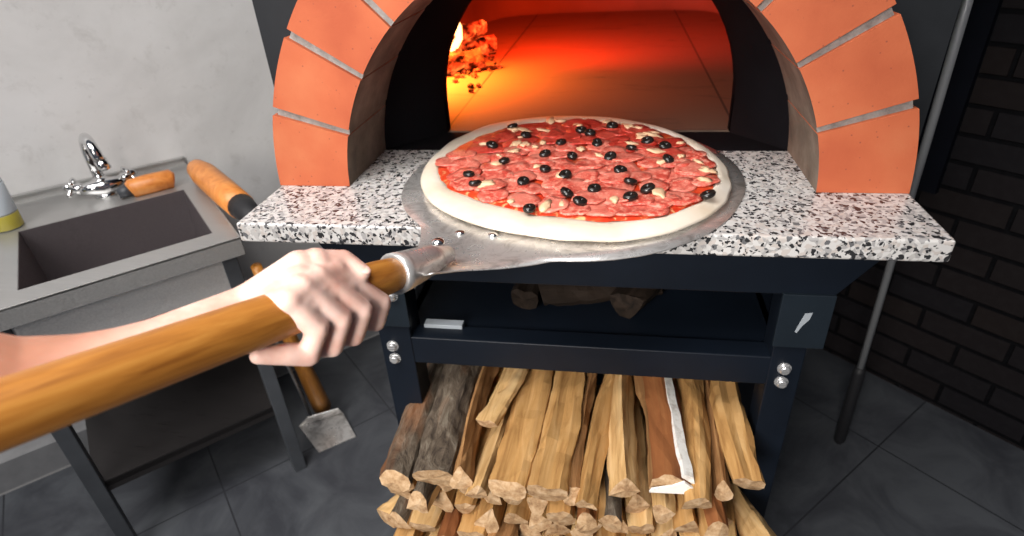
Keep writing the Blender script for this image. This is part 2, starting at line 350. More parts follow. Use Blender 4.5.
# ------------------------------------------------------------------ oven
ov = tag(empty('pizza_oven', (.5, .33, 0)), 'wood-fired pizza oven with orange brick arch and glowing chamber', 'oven')
AX, AZ, RI, RO, Y0, Y1 = .4988, -.016, .3718, .4996, .1456, .330
def arc(r, a): return (AX - r*math.cos(a), AZ + r*math.sin(a))     # a = 0 at the left foot
ja = [0, 17, 31.9, 46.7, 61.2, 75.6, 90, 104.2, 118.4, 132.6, 147.3, 162.7, 180]
import bisect
bm = NB(); gp = math.radians(.85)
aL = math.asin(-AZ/RO)
for i in range(len(ja)-1):
    a0 = math.radians(ja[i]) + (gp if i else .001); a1 = math.radians(ja[i+1]) - (gp if i < len(ja)-2 else .001)
    n = 8; ring = []
    for k in range(n+1):
        a = a0 + (a1-a0)*k/n; row = []
        for r, y in ((RI, Y0), (RO, Y0), (RO, Y1), (RI, Y1)):
            x, z = arc(r, a); row.append(bm.verts.new((x, y, max(z, .0005))))
        ring.append(row)
    for p, q in zip(ring, ring[1:]):
        for j in range(4):
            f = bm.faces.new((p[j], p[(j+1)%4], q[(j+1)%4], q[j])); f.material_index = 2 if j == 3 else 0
    bm.faces.new(ring[0]); bm.faces.new(ring[-1][::-1])
# mortar bed filling the joints
ring = []
for k in range(61):
    a = PI*k/60; row = []
    for r, y in ((RI+.0012, Y0+.009), (RO-.004, Y0+.009), (RO-.004, Y1), (RI+.0012, Y1)):
        x, z = arc(r, a); row.append(bm.verts.new((x, y, max(z, .0005))))
    ring.append(row)
for p, q in zip(ring, ring[1:]):
    for j in range(4):
        f = bm.faces.new((p[j], p[(j+1)%4], q[(j+1)%4], q[j])); f.material_index = 2 if j == 3 else 1
ba = obj('brick_arch', bm, [M['brick'], M['mortar'], M['soffit']], ov, bevel=.0035, seg=2); ba.modifiers['bevel'].angle_limit = 1.0
# charcoal sheet front behind the arch
YP = Matrix(((1,0,0,0),(0,0,1,0),(0,1,0,0),(0,0,0,1)))
poly = [(-.078,-.034),(-.078,1.15),(1.078,1.15),(1.078,-.034)]
arcp = [arc(RI+.03, math.radians(d)) for d in range(178, 1, -4)]
poly += [(arcp[0][0], -.034)] + [(x, max(z, -.03)) for x, z in arcp] + [(arcp[-1][0], -.034)]
bm = NB(); prism(bm, poly, .331, .343, YP); obj('facade_panel', bm, M['panel'], ov)
# shell of the oven, reaching back into the corner
pl = [(-.076,.343),(1.076,.343),(1.076,2.2),(-.076,2.2)]
bm = NB(); a = [bm.verts.new((x,y,-.034)) for x,y in pl]; c = [bm.verts.new((x,y,1.15)) for x,y in pl]
bm.faces.new(c)
for i in range(1, len(pl)): j = (i+1) % len(pl); bm.faces.new((a[i],a[j],c[j],c[i]))
obj('oven_shell', bm, M['trim'], ov)
# throat between arch and mouth
MX, MZ, MR, YM = .507, .065, .281, .430
def mouth(k, n=40):
    if k <= 6: return (MX-MR, MZ*k/6)
    if k >= n-6: return (MX+MR, MZ*(n-k)/6)
    a = PI*(k-6)/(n-12); return (MX - MR*math.cos(a), MZ + MR*math.sin(a))
bm = NB(); A, B, D = [], [], []
for k in range(41):
    x, z = arc(RI+.001, PI*k/40); A.append(bm.verts.new((x, Y1-.002, max(z, 0))))
    x, z = mouth(k); B.append(bm.verts.new((x, YM, z))); D.append(bm.verts.new((x, YM+.03, z)))
for k in range(40):
    bm.faces.new((A[k],A[k+1],B[k+1],B[k])); bm.faces.new((B[k],B[k+1],D[k+1],D[k]))
obj('throat', bm, M['soot'], ov, smooth=True)
bm = NB(); prism(bm, [(AX-RI,Y1),(AX+RI,Y1),(MX+MR,YM+.002),(MX-MR,YM+.002)], -.02, .0004); obj('sill', bm, M['soot'], ov)
# chamber
CX, CY = .50, 1.2
base_ = [(1.03,YM+.015),(1.03,.75),(1.03,1.85),(.90,2.12),(.10,2.12),(-.03,1.85),(-.03,.75),(-.03,YM+.015)]
for _ in range(3):
    nw = [base_[0]]
    for a_, b_ in zip(base_, base_[1:]):
        nw += [(a_[0]*.78+b_[0]*.22, a_[1]*.78+b_[1]*.22), (a_[0]*.22+b_[0]*.78, a_[1]*.22+b_[1]*.78)]
    base_ = nw + [base_[-1]]
plan = base_
bm = NB(); prism(bm, plan, -.02, -.0005); obj('hearth_floor', bm, M['hearth'], ov)
bm = NB(); rows = []
for h, sc in ((-.003,.96),(.004,.975),(.016,.988),(.035,.997),(.06,1),(.13,1),(.19,.97),(.27,.90),(.34,.78),(.39,.62),(.42,.42),(.435,.2)):
    row = []
    for x, y in plan:
        if y < YM+.02: row.append(bm.verts.new((CX+(x-CX)*sc, YM+.015, h)))
        else: row.append(bm.verts.new((CX+(x-CX)*sc, max(YM+.015, CY+(y-CY)*sc), h)))
    rows.append(row)
for p, q in zip(rows, rows[1:]):
    for k in range(len(plan)-1): bm.faces.new((p[k],p[k+1],q[k+1],q[k]))
bm.faces.new(rows[-1])
obj('dome', bm, M['dome'], ov, smooth=True)
bm = NB(); W = [bm.verts.new((CX-.52, YM+.012, -.01)), bm.verts.new((CX-.52, YM+.012, .5)), bm.verts.new((CX+.52, YM+.012, .5)), bm.verts.new((CX+.52, YM+.012, -.01))]
bm.free(); bm = NB()
poly = [(CX-.55,-.01),(CX-.55,.5),(CX+.55,.5),(CX+.55,-.01)] + [mouth(k) for k in range(40, -1, -1)]
prism(bm, poly, YM+.002, YM+.014, YP); obj('mouth_wall', bm, M['soot'], ov)

# burning wood on the left of the hearth
def rough_stick(name, a, b, r, m, seed, n=9):
    rnd = random.Random(seed); bm = NB(); a, b = Vector(a), Vector(b)
    pts = [a.lerp(b, i/6) + Vector((rnd.uniform(-1,1), rnd.uniform(-1,1), rnd.uniform(-1,1)))*r*.18 for i in range(7)]
    tube(bm, pts, [r*rnd.uniform(.75,1.1) for _ in pts], n)
    for v in bm.verts: v.co += Vector((rnd.uniform(-1,1), rnd.uniform(-1,1), rnd.uniform(-1,1)))*r*.12
    return obj(name, bm, m)
for i, (a, b_, r, l) in enumerate([((.04,.92,.032),(.185,1.02,.030),.028,'charred burning log, front one on the left of the oven floor'),
        ((.03,1.10,.036),(.17,1.24,.032),.030,'charred burning log, rear one on the left of the oven floor'),
        ((.04,.98,.088),(.15,1.20,.084),.026,'charred burning log lying across the two others in the oven')]):
    tag(rough_stick('burning_log', a, b_, r, M['ember'], 40+i), l, 'log', 'burning logs in the oven')
bm = NB(); rnd = random.Random(3)
for i in range(80):
    x, y = rnd.gauss(.12, .045), rnd.gauss(1.02, .11)
    x = max(x, .0)
    bmesh.ops.create_icosphere(bm, subdivisions=1, radius=rnd.uniform(.004,.011), matrix=Matrix.Translation((x, y, .004)) @ Matrix.Diagonal((1, rnd.uniform(.7,1.4), .8, 1)))
tag(obj('embers', bm, M['ember']), 'glowing embers and ash scattered around the burning logs', 'embers', kind='stuff')
for i, (x, y, h, w, l) in enumerate([(.085,1.07,.17,.030,'tall flame licking up from the burning logs'), (.10,.97,.07,.016,'small flame at the front burning log')]):
    bm = NB(); lathe(bm, [(w*.5,0),(w,h*.15),(w*.85,h*.35),(w*.5,h*.6),(w*.22,h*.85),(.001,h)], (x, y, .05), 12)
    for v in bm.verts:
        k = (v.co.z-.05)/h; v.co.x += .018*math.sin(k*5+i)*k; v.co.y += .016*math.sin(k*7+2*i)*k
    tag(obj('flame', bm, M['flame'], smooth=True), l, 'flame')

# ------------------------------------------------------------------ pizza
PC = Vector((.499, .222, .006))
def interp(tab, a):
    a = (a + 180) % 360 - 180; tab = sorted(tab); ext = [(tab[-1][0]-360, tab[-1][1])] + tab + [(tab[0][0]+360, tab[0][1])]
    for (a0, r0), (a1, r1) in zip(ext, ext[1:]):
        if a0 <= a <= a1:
            t_ = (a-a0)/(a1-a0); t_ = t_*t_*(3-2*t_); return (r0 + (r1-r0)*t_)*1.012
OUT = [(-158,.254),(-173,.253),(170,.255),(149,.268),(129,.284),(108,.277),(81,.266),(57,.253),(33,.243),(13,.243),(-8,.250),(-22,.261),(-34,.270),(-47,.276),(-59,.280),(-72,.278),(-84,.268),(-102,.258),(-118,.257),(-136,.257)]
INN = [(-178,.226),(-149,.219),(-132,.208),(-113,.206),(-91,.215),(-74,.236),(-57,.248),(-40,.246),(-21,.238),(-4,.226),(23,.212),(48,.214),(74,.213),(95,.218),(120,.228),(144,.220),(166,.222)]
pz = tag(empty('pizza', PC), 'large raw salami pizza with black olives on the metal peel', 'pizza')
bm = NB(); n = 120; rows = []
for fr_, h in ((.0,.0),(.97,.0),(1.0,.006),(.985,.0090),(.955,.0125)):
    rows.append([bm.verts.new(PC + Vector((math.cos(2*PI*k/n)*interp(OUT, 360*k/n)*fr_, math.sin(2*PI*k/n)*interp(OUT, 360*k/n)*fr_, h))) for k in range(n)])
for w, h in ((.35,.0150),(.75,.0152),(1.0,.0135),(1.06,.012)):
    row = []
    for k in range(n):
        a = 360*k/n; ro, ri = interp(OUT, a)*.955, interp(INN, a)
        r = ro + (ri-ro)*w; hh = h + .0018*noise.noise(Vector((math.cos(2*PI*k/n)*4, math.sin(2*PI*k/n)*4, w)))
        row.append(bm.verts.new(PC + Vector((math.cos(2*PI*k/n)*r, math.sin(2*PI*k/n)*r, hh))))
    rows.append(row)
for p, q in zip(rows[1:], rows[2:]):
    for k in range(n): bm.faces.new((p[k],p[(k+1)%n],q[(k+1)%n],q[k]))
bm.faces.new(rows[1][::-1]); bm.faces.new(rows[-1])
for v in rows[0]: bm.verts.remove(v)
obj('crust', bm, M['dough'], pz, smooth=True)
def sauce_r(a): return interp(INN, a) + .006*noise.noise(Vector((math.cos(math.radians(a))*9, math.sin(math.radians(a))*9, 0)))
bm = NB(); rows = []
for fr_, h in ((1.0,.0135),(.975,.0158),(.85,.0160),(.6,.0162),(.3,.0164),(.02,.0164)):
    rows.append([bm.verts.new(PC + Vector((math.cos(2*PI*k/n)*sauce_r(360*k/n)*fr_, math.sin(2*PI*k/n)*sauce_r(360*k/n)*fr_, h + (.0015*noise.noise(Vector((math.cos(2*PI*k/n)*fr_*14, math.sin(2*PI*k/n)*fr_*14, 5))) if fr_ < .97 else 0)))) for k in range(n)])
for p, q in zip(rows, rows[1:]):
    for k in range(n): bm.faces.new((p[k],p[(k+1)%n],q[(k+1)%n],q[k]))
bm.faces.new(rows[-1]); obj('sauce', bm, M['sauce'], pz, smooth=True)
rnd = random.Random(11); spots = []
tries = 0
while len(spots) < 99 and tries < 60000:
    tries += 1
    a = rnd.uniform(0, 360); r = (interp(INN, a)-(.030 if 0 < a < 180 else .021))*math.sqrt(rnd.random()); p = Vector((math.cos(math.radians(a))*r, math.sin(math.radians(a))*r, 0))
    if all((p-q).length > .031 for q in spots): spots.append(p)
for i, p in enumerate(spots):
    R = rnd.uniform(.022, .029); bm = NB(); m_ = 22; top = []; bot = []; mid = []
    tilt = Vector((rnd.uniform(-1,1), rnd.uniform(-1,1), 0))*.09; z = .0180 + rnd.uniform(0,.0030); ph = rnd.uniform(0, 6)
    for k in range(m_):
        a = 2*PI*k/m_; rr = R*(1+.07*math.sin(3*a+ph)+.05*math.sin(5*a+2*ph)+.03*math.sin(8*a+ph*3)); x, y = rr*math.cos(a), rr*math.sin(a); zz = tilt.x*x + tilt.y*y + .0012*math.sin(2*a+ph)
        bot.append(bm.verts.new((x, y, zz-.0012))); top.append(bm.verts.new((x*.97, y*.97, zz+.0010)))
        mid.append(bm.verts.new((x*.6, y*.6, (tilt.x*x+tilt.y*y)*.6 + .0008 + .0012*math.sin(a*2+ph*3))))
    for k in range(m_):
        j = (k+1) % m_; bm.faces.new((bot[k],bot[j],top[j],top[k])); bm.faces.new((top[k],top[j],mid[j],mid[k]))
    bm.faces.new(mid); bm.faces.new(bot[::-1])
    red = p.y > .06 + rnd.uniform(-.06,.06)
    obj('salami_slice', bm, M['redsalami'] if red else M['salami'], pz, smooth=True, local=True, loc=p + Vector((0,0,z)))
rnd = random.Random(5)
for i in range(46):
    a = rnd.uniform(0, 360); r = (interp(INN, a)-.010)*math.sqrt(rnd.random()); L = rnd.uniform(.008, .018)
    bm = NB(); bmesh.ops.create_icosphere(bm, subdivisions=2, radius=1)
    for v in bm.verts: v.co = Vector((v.co.x*L, v.co.y*L*.55, v.co.z*.0028)) * (1 + .75*noise.noise(v.co*1.9 + Vector((i,0,0))))
    o = obj('cheese_chunk', bm, M['cheese'], pz, smooth=True, local=True, loc=(math.cos(math.radians(a))*r, math.sin(math.radians(a))*r, .0215)); o.rotation_euler = (rnd.uniform(-.2,.2), rnd.uniform(-.2,.2), rnd.uniform(0,3))
OLV = [(.373,.381),(.407,.327),(.353,.272),(.388,.194),(.341,.133),(.359,.097),(.453,.229),(.475,.287),(.507,.357),(.524,.34),(.564,.382),(.5,.219),(.461,.159),(.433,.106),(.495,.134),(.503,.066),(.542,.082),(.524,.037),(.455,.01),(.539,.283),(.563,.216),(.598,.26),(.626,.296),(.655,.269),(.656,.206),(.58,.156),(.595,.111),(.594,.056),(.619,.085),(.701,.066)]
for i, (x, y) in enumerate(OLV):
    bm = NB(); n1, n2 = 18, 8; rr = []
    for k in range(n1):
        a = 2*PI*k/n1; rr.append([bm.verts.new((math.cos(a)*(.0062+.0052*math.cos(2*PI*j/n2))*1.02, math.sin(a)*(.0062+.0052*math.cos(2*PI*j/n2))*.84, .0048*math.sin(2*PI*j/n2))) for j in range(n2)])
    for k in range(n1):
        for j in range(n2): bm.faces.new((rr[k][j], rr[(k+1)%n1][j], rr[(k+1)%n1][(j+1)%n2], rr[k][(j+1)%n2]))
    o = obj('olive', bm, M['olive'], pz, smooth=True, local=True, loc=(x-PC.x, y-PC.y-.001, .0240)); o.rotation_euler = (rnd.uniform(-.4,.4), rnd.uniform(-.4,.4), rnd.uniform(0,3))

# ------------------------------------------------------------------ peel
HA = at_d(400, 272, .68); HB = at_d(0, 415, .375); ha = (HB-HA).normalized(); HE = HA + ha*.80
pe = tag(empty('pizza_peel', (.5, .2, .003)), 'round metal pizza peel with long wooden handle held under the pizza', 'pizza peel')
uax = Vector((.4, .9165, 0)).normalized(); vax = Vector((uax.y, -uax.x, 0)); BC = Vector((.505, .205, 0))
def blade_half(u):
    R = .270 + .022*max(0, min(1, -u/.22))
    c_ = math.sqrt(max(R*R-u*u, 0)) if u > -R else 0
    if u < -.20:
        k = max(0, min(1, (-.20-u)/.20)); neck = .150*(1-k)**1.5 + .032
        c_ = max(c_ if u > -.285 else 0, neck)
    return c_
bm = NB(); us = [-.412 + i*.006 for i in range(31)] + [-.225 + i*.0169 for i in range(1, 31)]
us = [u for u in us if u < .269] + [.2698]
rows = []
for u in us:
    w = blade_half(u); kz = max(0, min(1, (-.30-u)/.12)); z = .0022 + .030*kz*kz
    dish = .010*max(0, min(1, (-.29-u)/.08))
    row = []
    for j in range(9):
        q = -1 + 2*j/8; row.append((BC + uax*u + vax*(w*q) + Vector((0,0,z + dish*(abs(q)**2)))))
    rows.append(row)
tv = [[bm.verts.new(p) for p in r] for r in rows]
for p, q in zip(tv, tv[1:]):
    for j in range(8): bm.faces.new((p[j],p[j+1],q[j+1],q[j]))
bl = obj('blade', bm, M['worn'], pe, smooth=True); sm = bl.modifiers.new('sheet', 'SOLIDIFY'); sm.thickness = .0016; sm.offset = 0
# socket: sheet wrapped round the end of the handle
n0 = BC + uax*(-.392) + Vector((0,0,.0300))
bm = NB(); tube(bm, [n0 + uax*.05 + Vector((0,0,-.010)), n0 + uax*.012, HA - ha*.004 + Vector((0,0,0)), HA + ha*.010, HA + ha*.011], [.010,.019,.0235,.0245,.0215], 24)
obj('socket', bm, M['worn'], pe, smooth=True)
bm = NB(); ball(bm, at_z(438, 243, .020) + Vector((0,0,.0)), .0085, sc=(1.1,1,.8)); obj('rivet', bm, M['chrome'], pe, smooth=True)
for x, y in ((460,233),(493,235)):
    bm = NB(); c_ = at_z(x, y, .004); ball(bm, c_, .0065, sc=(1.2,1,.6)); obj('rivet', bm, M['chrome'], pe, smooth=True)
bm = NB(); tube(bm, [HA - ha*.012, HA - ha*.0, HA + ha*.04, HA + ha*.1, HA + ha*.2, HA + ha*.5, HE - ha*.012, HE], [.013,.0185,.0212,.0222,.0225,.0225,.0225,.014], 32)
# local z runs along the handle so that the grain follows it
hx, hy = frame_of(ha); HM = Matrix(((hx.x,hy.x,ha.x,HA.x),(hx.y,hy.y,ha.y,HA.y),(hx.z,hy.z,ha.z,HA.z),(0,0,0,1)))
bm.transform(HM.inverted())
h = obj('handle', bm, M['handle'], pe, smooth=True, local=True); bpy.context.view_layer.update(); h.matrix_parent_inverse = pe.matrix_world.inverted(); h.matrix_basis = HM

# ------------------------------------------------------------------ person: bare right arm and hand on the handle
def hd(px):      # depth of the handle's axis seen at pixel column px
    k = (400-px)/400.0; return 1/(1/.68 + (1/.375-1/.68)*k)
def hp(px, py, dd): return at_d(px, py, hd(px) + dd)
bm = NB()
def limb(pts, rs, n=18):
    pts = [Vector(p) for p in pts]
    # resample for smooth tapering
    for (a, ra), (b_, rb) in zip(zip(pts, rs), zip(pts[1:], rs[1:])):
        st = max(2, int((b_-a).length/.004)); st = min(st, 14)
        tube(bm, [a.lerp(b_, i/st) for i in range(st+1)], [ra + (rb-ra)*i/st for i in range(st+1)], n)
    for p, r in zip(pts, rs): ball(bm, p, r, u=n, v=12)
wr = hp(243, 313, .046); wr2 = hp(262, 300, .036)
mcp = [hp(334, 272, -.008), hp(317, 279, -.014), hp(301, 288, -.017), hp(288, 301, -.018)]
pip = [hp(380, 303, -.024), hp(361, 311, -.031), hp(340, 320, -.031), hp(317, 329, -.028)]
dip = [hp(376, 322, -.006), hp(354, 336, -.011), hp(333, 347, -.011), hp(309, 355, -.010)]
tip = [hp(356, 322, .014), hp(333, 338, .012), hp(312, 349, .008), hp(288, 354, .002)]
for k in range(4):
    s_ = (1.04, 1.07, 1.03, .99)[k]
    limb([mcp[k], mcp[k].lerp(pip[k], .5), pip[k]], [.0125*s_, .0122*s_, .0112*s_]); limb([pip[k], dip[k]], [.0112*s_, .0102*s_]); limb([dip[k], tip[k]], [.0100*s_, .0085*s_])
    ball(bm, pip[k], .0117*s_); ball(bm, mcp[k], .0126*s_)
for k in range(3):   # webs between the fingers near the knuckles
    a_, b_ = mcp[k].lerp(pip[k], .40), mcp[k+1].lerp(pip[k+1], .40); limb([a_, b_], [.0108, .0106]); a_, b_ = mcp[k].lerp(pip[k], .2), mcp[k+1].lerp(pip[k+1], .2); limb([a_, b_], [.0120, .0118]); limb([mcp[k], mcp[k+1]], [.0130, .0128])
for k in range(4):   # back of the hand
    base = wr2.lerp(hp(268, 316, .014), k/3)
    limb([base, base.lerp(mcp[k], .6), mcp[k]], [.0200, .0180, .0138])
limb([wr2, hp(300, 282, -.002)], [.023, .017]); limb([wr2, hp(322, 272, .0)], [.023, .0145])
limb([hp(296, 284, .0), hp(320, 275, -.004)], [.018, .0145])
# heel of the palm
limb([wr2, hp(300, 268, .012)], [.023, .018])
# thumb over the far side
tm = hp(316, 264, .004); ti = hp(343, 261, -.006); tt = hp(363, 272, -.026)
limb([wr2, tm], [.022, .0165]); limb([tm, ti], [.0150, .0118]); limb([ti, tt], [.0120, .0086]); limb([mcp[0], hp(324, 264, .002)], [.0135, .0135])
# little finger pad showing below the handle
limb([dip[3], hp(287, 354, -.004), hp(258, 356, .004)], [.0112, .0110, .0080])
# forearm behind the handle, elbow, upper arm going up and out to the shoulder beside the camera
el = hp(8, 386, .066)
fa = [wr2, wr, hp(200, 332, .050), hp(160, 350, .054), hp(123, 364, .058), hp(80, 376, .062), hp(41, 382, .065), el]
limb(fa, [.0225, .0250, .0268, .0285, .0312, .0340, .0360, .0370])
sh = el + Vector((-.17, -.16, .17))
limb([el, el.lerp(sh, .3), sh], [.037, .044, .054])
me = bpy.data.meshes.new('arm'); bm.to_mesh(me); bm.free(); tmp = bpy.data.objects.new('arm_tmp', me); C.objects.link(tmp)
rm = tmp.modifiers.new('remesh', 'REMESH'); rm.mode = 'VOXEL'; rm.voxel_size = .0017
sm = tmp.modifiers.new('smooth', 'SMOOTH'); sm.factor = .5; sm.iterations = 18
bpy.context.view_layer.update(); dg = bpy.context.evaluated_depsgraph_get()
me2 = bpy.data.meshes.new_from_object(tmp.evaluated_get(dg)); bpy.data.objects.remove(tmp)
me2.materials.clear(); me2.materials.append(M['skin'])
for p in me2.polygons: p.use_smooth = True
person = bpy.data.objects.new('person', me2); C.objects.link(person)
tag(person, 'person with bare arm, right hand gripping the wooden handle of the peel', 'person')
bm = NB(); td = (tt-ti).normalized(); nn = (CAM-tt); nn = (nn - td*nn.dot(td)).normalized(); up = (Vector((0,0,1))*1.2+nn*.6); up = (up - td*up.dot(td)).normalized()
mm = Matrix.Translation(tt + up*.0062 + td*.001); sx = td.cross(up).normalized()
mm = mm @ Matrix(((td.x,sx.x,up.x,0),(td.y,sx.y,up.y,0),(td.z,sx.z,up.z,0),(0,0,0,1))) @ Matrix.Diagonal((.0062,.0048,.0018,1))
bmesh.ops.create_uvsphere(bm, u_segments=16, v_segments=8, radius=1, matrix=mm); obj('thumb_nail', bm, M['nail'], person, smooth=True)

# ------------------------------------------------------------------ firewood
def firewood(name, front, back, w, h, kind, seed, tone='pale', roll=0.0):
    """front / back: centres of the two ends; the mesh lies along local y"""
    rnd = random.Random(seed); front, back = Vector(front), Vector(back); L = (back-front).length
    n = 12; m = 16; prof = []
    # cross sections: wedge (two split faces and a bark arc), board, round, half
    if kind == 'round':
        prof = [(math.cos(2*PI*k/n)*.5, math.sin(2*PI*k/n)*.5, 1) for k in range(n)]
    elif kind == 'half':
        prof = [(-.5,-.35,0),(-.25,-.37,0),(0,-.36,0),(.25,-.37,0),(.5,-.33,0)] + [(math.cos(a)*.5, -.3+math.sin(a)*.8, 1) for a in [.35+.35*i for i in range(7)]]
    elif kind == 'wedge':
        prof = [(-.5,.32,0),(-.25,.42,0),(0,.46,0),(.3,.42,0),(.5,.30,0),(.42,.0,0),(.28,-.28,0),(.10,-.5,0),(-.12,-.48,1),(-.32,-.28,1),(-.46,-.02,1),(-.52,.18,1)]
    elif kind == 'ridge':
        prof = [(-.5,-.3,0),(-.42,-.1,0),(-.26,.14,0),(-.06,.42,0),(.06,.5,0),(.2,.3,0),(.36,.04,0),(.5,-.22,0),(.44,-.40,1),(.2,-.48,1),(-.1,-.5,1),(-.36,-.44,1)]
    else:   # slab: flat split top, flat sides
        prof = [(-.5,.30,0),(-.28,.44,0),(.0,.40,0),(.28,.46,0),(.5,.34,0),(.52,.05,0),(.46,-.3,0),(.25,-.46,0),(0,-.5,0),(-.25,-.45,0),(-.45,-.34,0),(-.53,0,0)]
    bend = rnd.uniform(-.012,.012); tw = rnd.uniform(-.25,.25); taper = rnd.uniform(-.12,.12)
    bm = NB(); rows = []; sd = seed*3.7
    for i in range(m+1):
        f_ = i/m; s = 1 + taper*(f_-.5)*2; row = []
        for j, (x, z, k) in enumerate(prof):
            a = roll + tw*(f_-.5); X, Z = x*w*s, z*h*s
            nz = .0035*noise.noise(Vector((x*3+sd, f_*4, z*3))) + .0016*noise.noise(Vector((x*9+sd, f_*14, z*9)))
            d_ = Vector((X, Z)); 
            ef = .35 if i in (0, m) else 1; X += nz*2*x*2*ef; Z += nz*2*z*2*ef
            yy = (f_-.5)*L
            if i in (0, m): yy += rnd.uniform(-.0022,.0022) + .010*x*math.sin(sd) + .012*z*math.cos(sd)
            row.append(bm.verts.new((X*math.cos(a) - Z*math.sin(a) + bend*math.sin(PI*f_), yy, X*math.sin(a) + Z*math.cos(a))))
        rows.append(row)
    N_ = len(prof)
    for p, q in zip(rows, rows[1:]):
        for j in range(N_):
            f = bm.faces.new((p[j],p[(j+1)%N_],q[(j+1)%N_],q[j])); f.material_index = 1 if prof[j][2] and prof[(j+1)%N_][2] else 0
    for r, sgn in ((rows[0], -1), (rows[-1], 1)):
        c_ = bm.verts.new(sum((v.co for v in r), Vector())/N_ + Vector((0, sgn*.003, 0)))
        for j in range(N_):
            f = bm.faces.new((r[j], r[(j+1)%N_], c_)); f.material_index = 2
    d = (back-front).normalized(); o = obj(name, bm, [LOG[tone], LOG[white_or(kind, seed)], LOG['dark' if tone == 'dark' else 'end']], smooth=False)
    o.location = (front+back)/2; o.rotation_euler = (math.asin(d.z), 0, math.atan2(-d.x, d.y))
    return o
barks = {}
def white_or(kind, seed): return barks.get(seed, 'bark')
LG = 'split firewood stacked under the oven'
# top row: (front px, back px, z, width, height, kind, tone, bark, roll, length, label)
TOP = [
 ((398,478),(436,385),-.425,.050,.055,'round','brown','bark',0,.36,'dark bark-covered log at the far left end of the top row'),
 ((434,474),(462,372),-.405,.066,.066,'round','brown','bark',0,.36,'thick round log with grey-brown bark, second in the top row'),
 ((462,474),(490,372),-.405,.030,.050,'ridge','brown','red bark',.1,.36,'narrow dark split log with orange edge beside the thick bark log'),
 ((489,420),(512,368),-.372,.036,.030,'slab','pale','bark',.25,.27,'short pale split log lying on top of the pile near the left'),
 ((479,488),(503,400),-.425,.032,.045,'ridge','pale','bark',-.2,.36,'slim pale split log beneath the short one'),
 ((509,486),(533,374),-.402,.056,.050,'slab','gold','bark',.05,.37,'broad flat golden split log, left one of the two broadest'),
 ((548,490),(568,378),-.402,.048,.052,'slab','gold','bark',-.06,.37,'flat golden split log right of the broadest one'),
 ((572,492),(588,392),-.415,.024,.050,'slab','brown','bark',0,.36,'thin brownish split log at the middle of the top row'),
 ((586,500),(612,388),-.408,.036,.046,'ridge','gold','bark',.3,.37,'slightly curved golden split log at the middle of the top row'),
 ((624,484),(622,392),-.405,.042,.050,'ridge','pale','bark',.0,.36,'pale ridged split log left of the red-brown one'),
 ((668,480),(650,376),-.390,.058,.046,'half','brown','red bark',.12,.36,'red-brown smooth log with a white edge'),
 ((696,500),(686,384),-.405,.044,.052,'half','gold','gold',.0,.37,'rounded golden split log right of the red-brown one'),
 ((722,486),(708,392),-.418,.026,.046,'ridge','brown','bark',.2,.36,'thin dark brown split log between two golden ones near the right'),
 ((747,480),(728,384),-.402,.040,.046,'slab','gold','red bark',-.12,.36,'golden split log at the right end of the top row'),
]
for i, (fp, bp, z, w, h, kind, tone, bk, roll, L, lab) in enumerate(TOP):
    f_ = at_z(*fp, z); b_ = at_z(*bp, z); d = (b_-f_).normalized(); f_ = f_ - d*.012
    barks[100+i] = bk
    w *= 1.17; f_.z += .12*h; h *= .82; o = firewood('firewood_log', f_, f_ + d*L, w, h, kind, 100+i, tone, roll); tag(o, lab, 'firewood', LG)
    if i == 10:   # strip of white bark along the right flank
        bm = NB(); rr = []
        for k in range(17):
            yy = -L/2 + .001 + (L-.002)*k/16; wv = .003*noise.noise(Vector((k*.6,0,0)))
            rr.append([bm.verts.new((w*.30+wv, yy, h*.56)), bm.verts.new((w*.52+wv, yy, h*.38)), bm.verts.new((w*.60+wv, yy, -.01)), bm.verts.new((w*.44, yy, -.014)), bm.verts.new((w*.24+wv, yy, h*.30))])
        for p, q in zip(rr, rr[1:]):
            for j in range(5): bm.faces.new((p[j],p[(j+1)%5],q[(j+1)%5],q[j]))
        bm.faces.new(rr[0]); bm.faces.new(rr[-1])
        o2 = obj('white_bark', bm, LOG['white bark'], o, local=True)
        bm = NB(); prism(bm, [(-.45*w,-.30*h),(.5*w,-.34*h),(.52*w,.0),(.3*w,.36*h),(.05*w,.1*h),(-.4*w,-.12*h)], L/2+.004, L/2+.008, Matrix(((1,0,0,0),(0,0,-1,0),(0,1,0,0),(0,0,0,1))))
        obj('white_end', bm, LOG['white bark'], o, local=True)
ordn = ['first','second','third','fourth','fifth','sixth','seventh','eighth','ninth','tenth','eleventh','twelfth','thirteenth','fourteenth','fifteenth','sixteenth']
rnd = random.Random(23); sid = 200
for row, (z, x0, x1, cnt, yf, wmean) in enumerate([(-.452,.205,.765,14,-.098,.041), (-.498,.185,.785,14,-.092,.043), (-.544,.185,.80,13,-.112,.046), (-.590,.195,.80,12,-.112,.048), (-.634,.195,.80,12,-.10,.048)]):
    x = x0
    for k in range(cnt):
        sid += 1; w = (x1-x0)/cnt*rnd.uniform(.93,1.05); xc = x0 + (x1-x0)*(k+.5)/cnt
        kind = rnd.choice(['wedge','ridge','slab','half','ridge','slab','wedge']); tone = rnd.choice(['pale','pale','gold','gold','brown']); barks[sid] = rnd.choice(['bark','bark','red bark','gold'])
        yy = yf + rnd.uniform(-.030,.030); L = rnd.uniform(.33,.37); zz = z + rnd.uniform(-.006,.006); sk = rnd.uniform(-.02,.02)
        o = firewood('firewood_log', (xc, yy, zz-.002), (xc*.96+.02+sk, yy+L, zz+.002), w*.98, .044*rnd.uniform(.9,1.08), kind, sid, tone, rnd.uniform(-.35,.35))
        rn = ['second','third','fourth','fifth','lowest'][row]
        tag(o, '%s split log end, %s from left in the %s woodpile row' % ({'pale':'pale','gold':'golden','brown':'brown'}[tone], ordn[k], rn), 'firewood', LG)
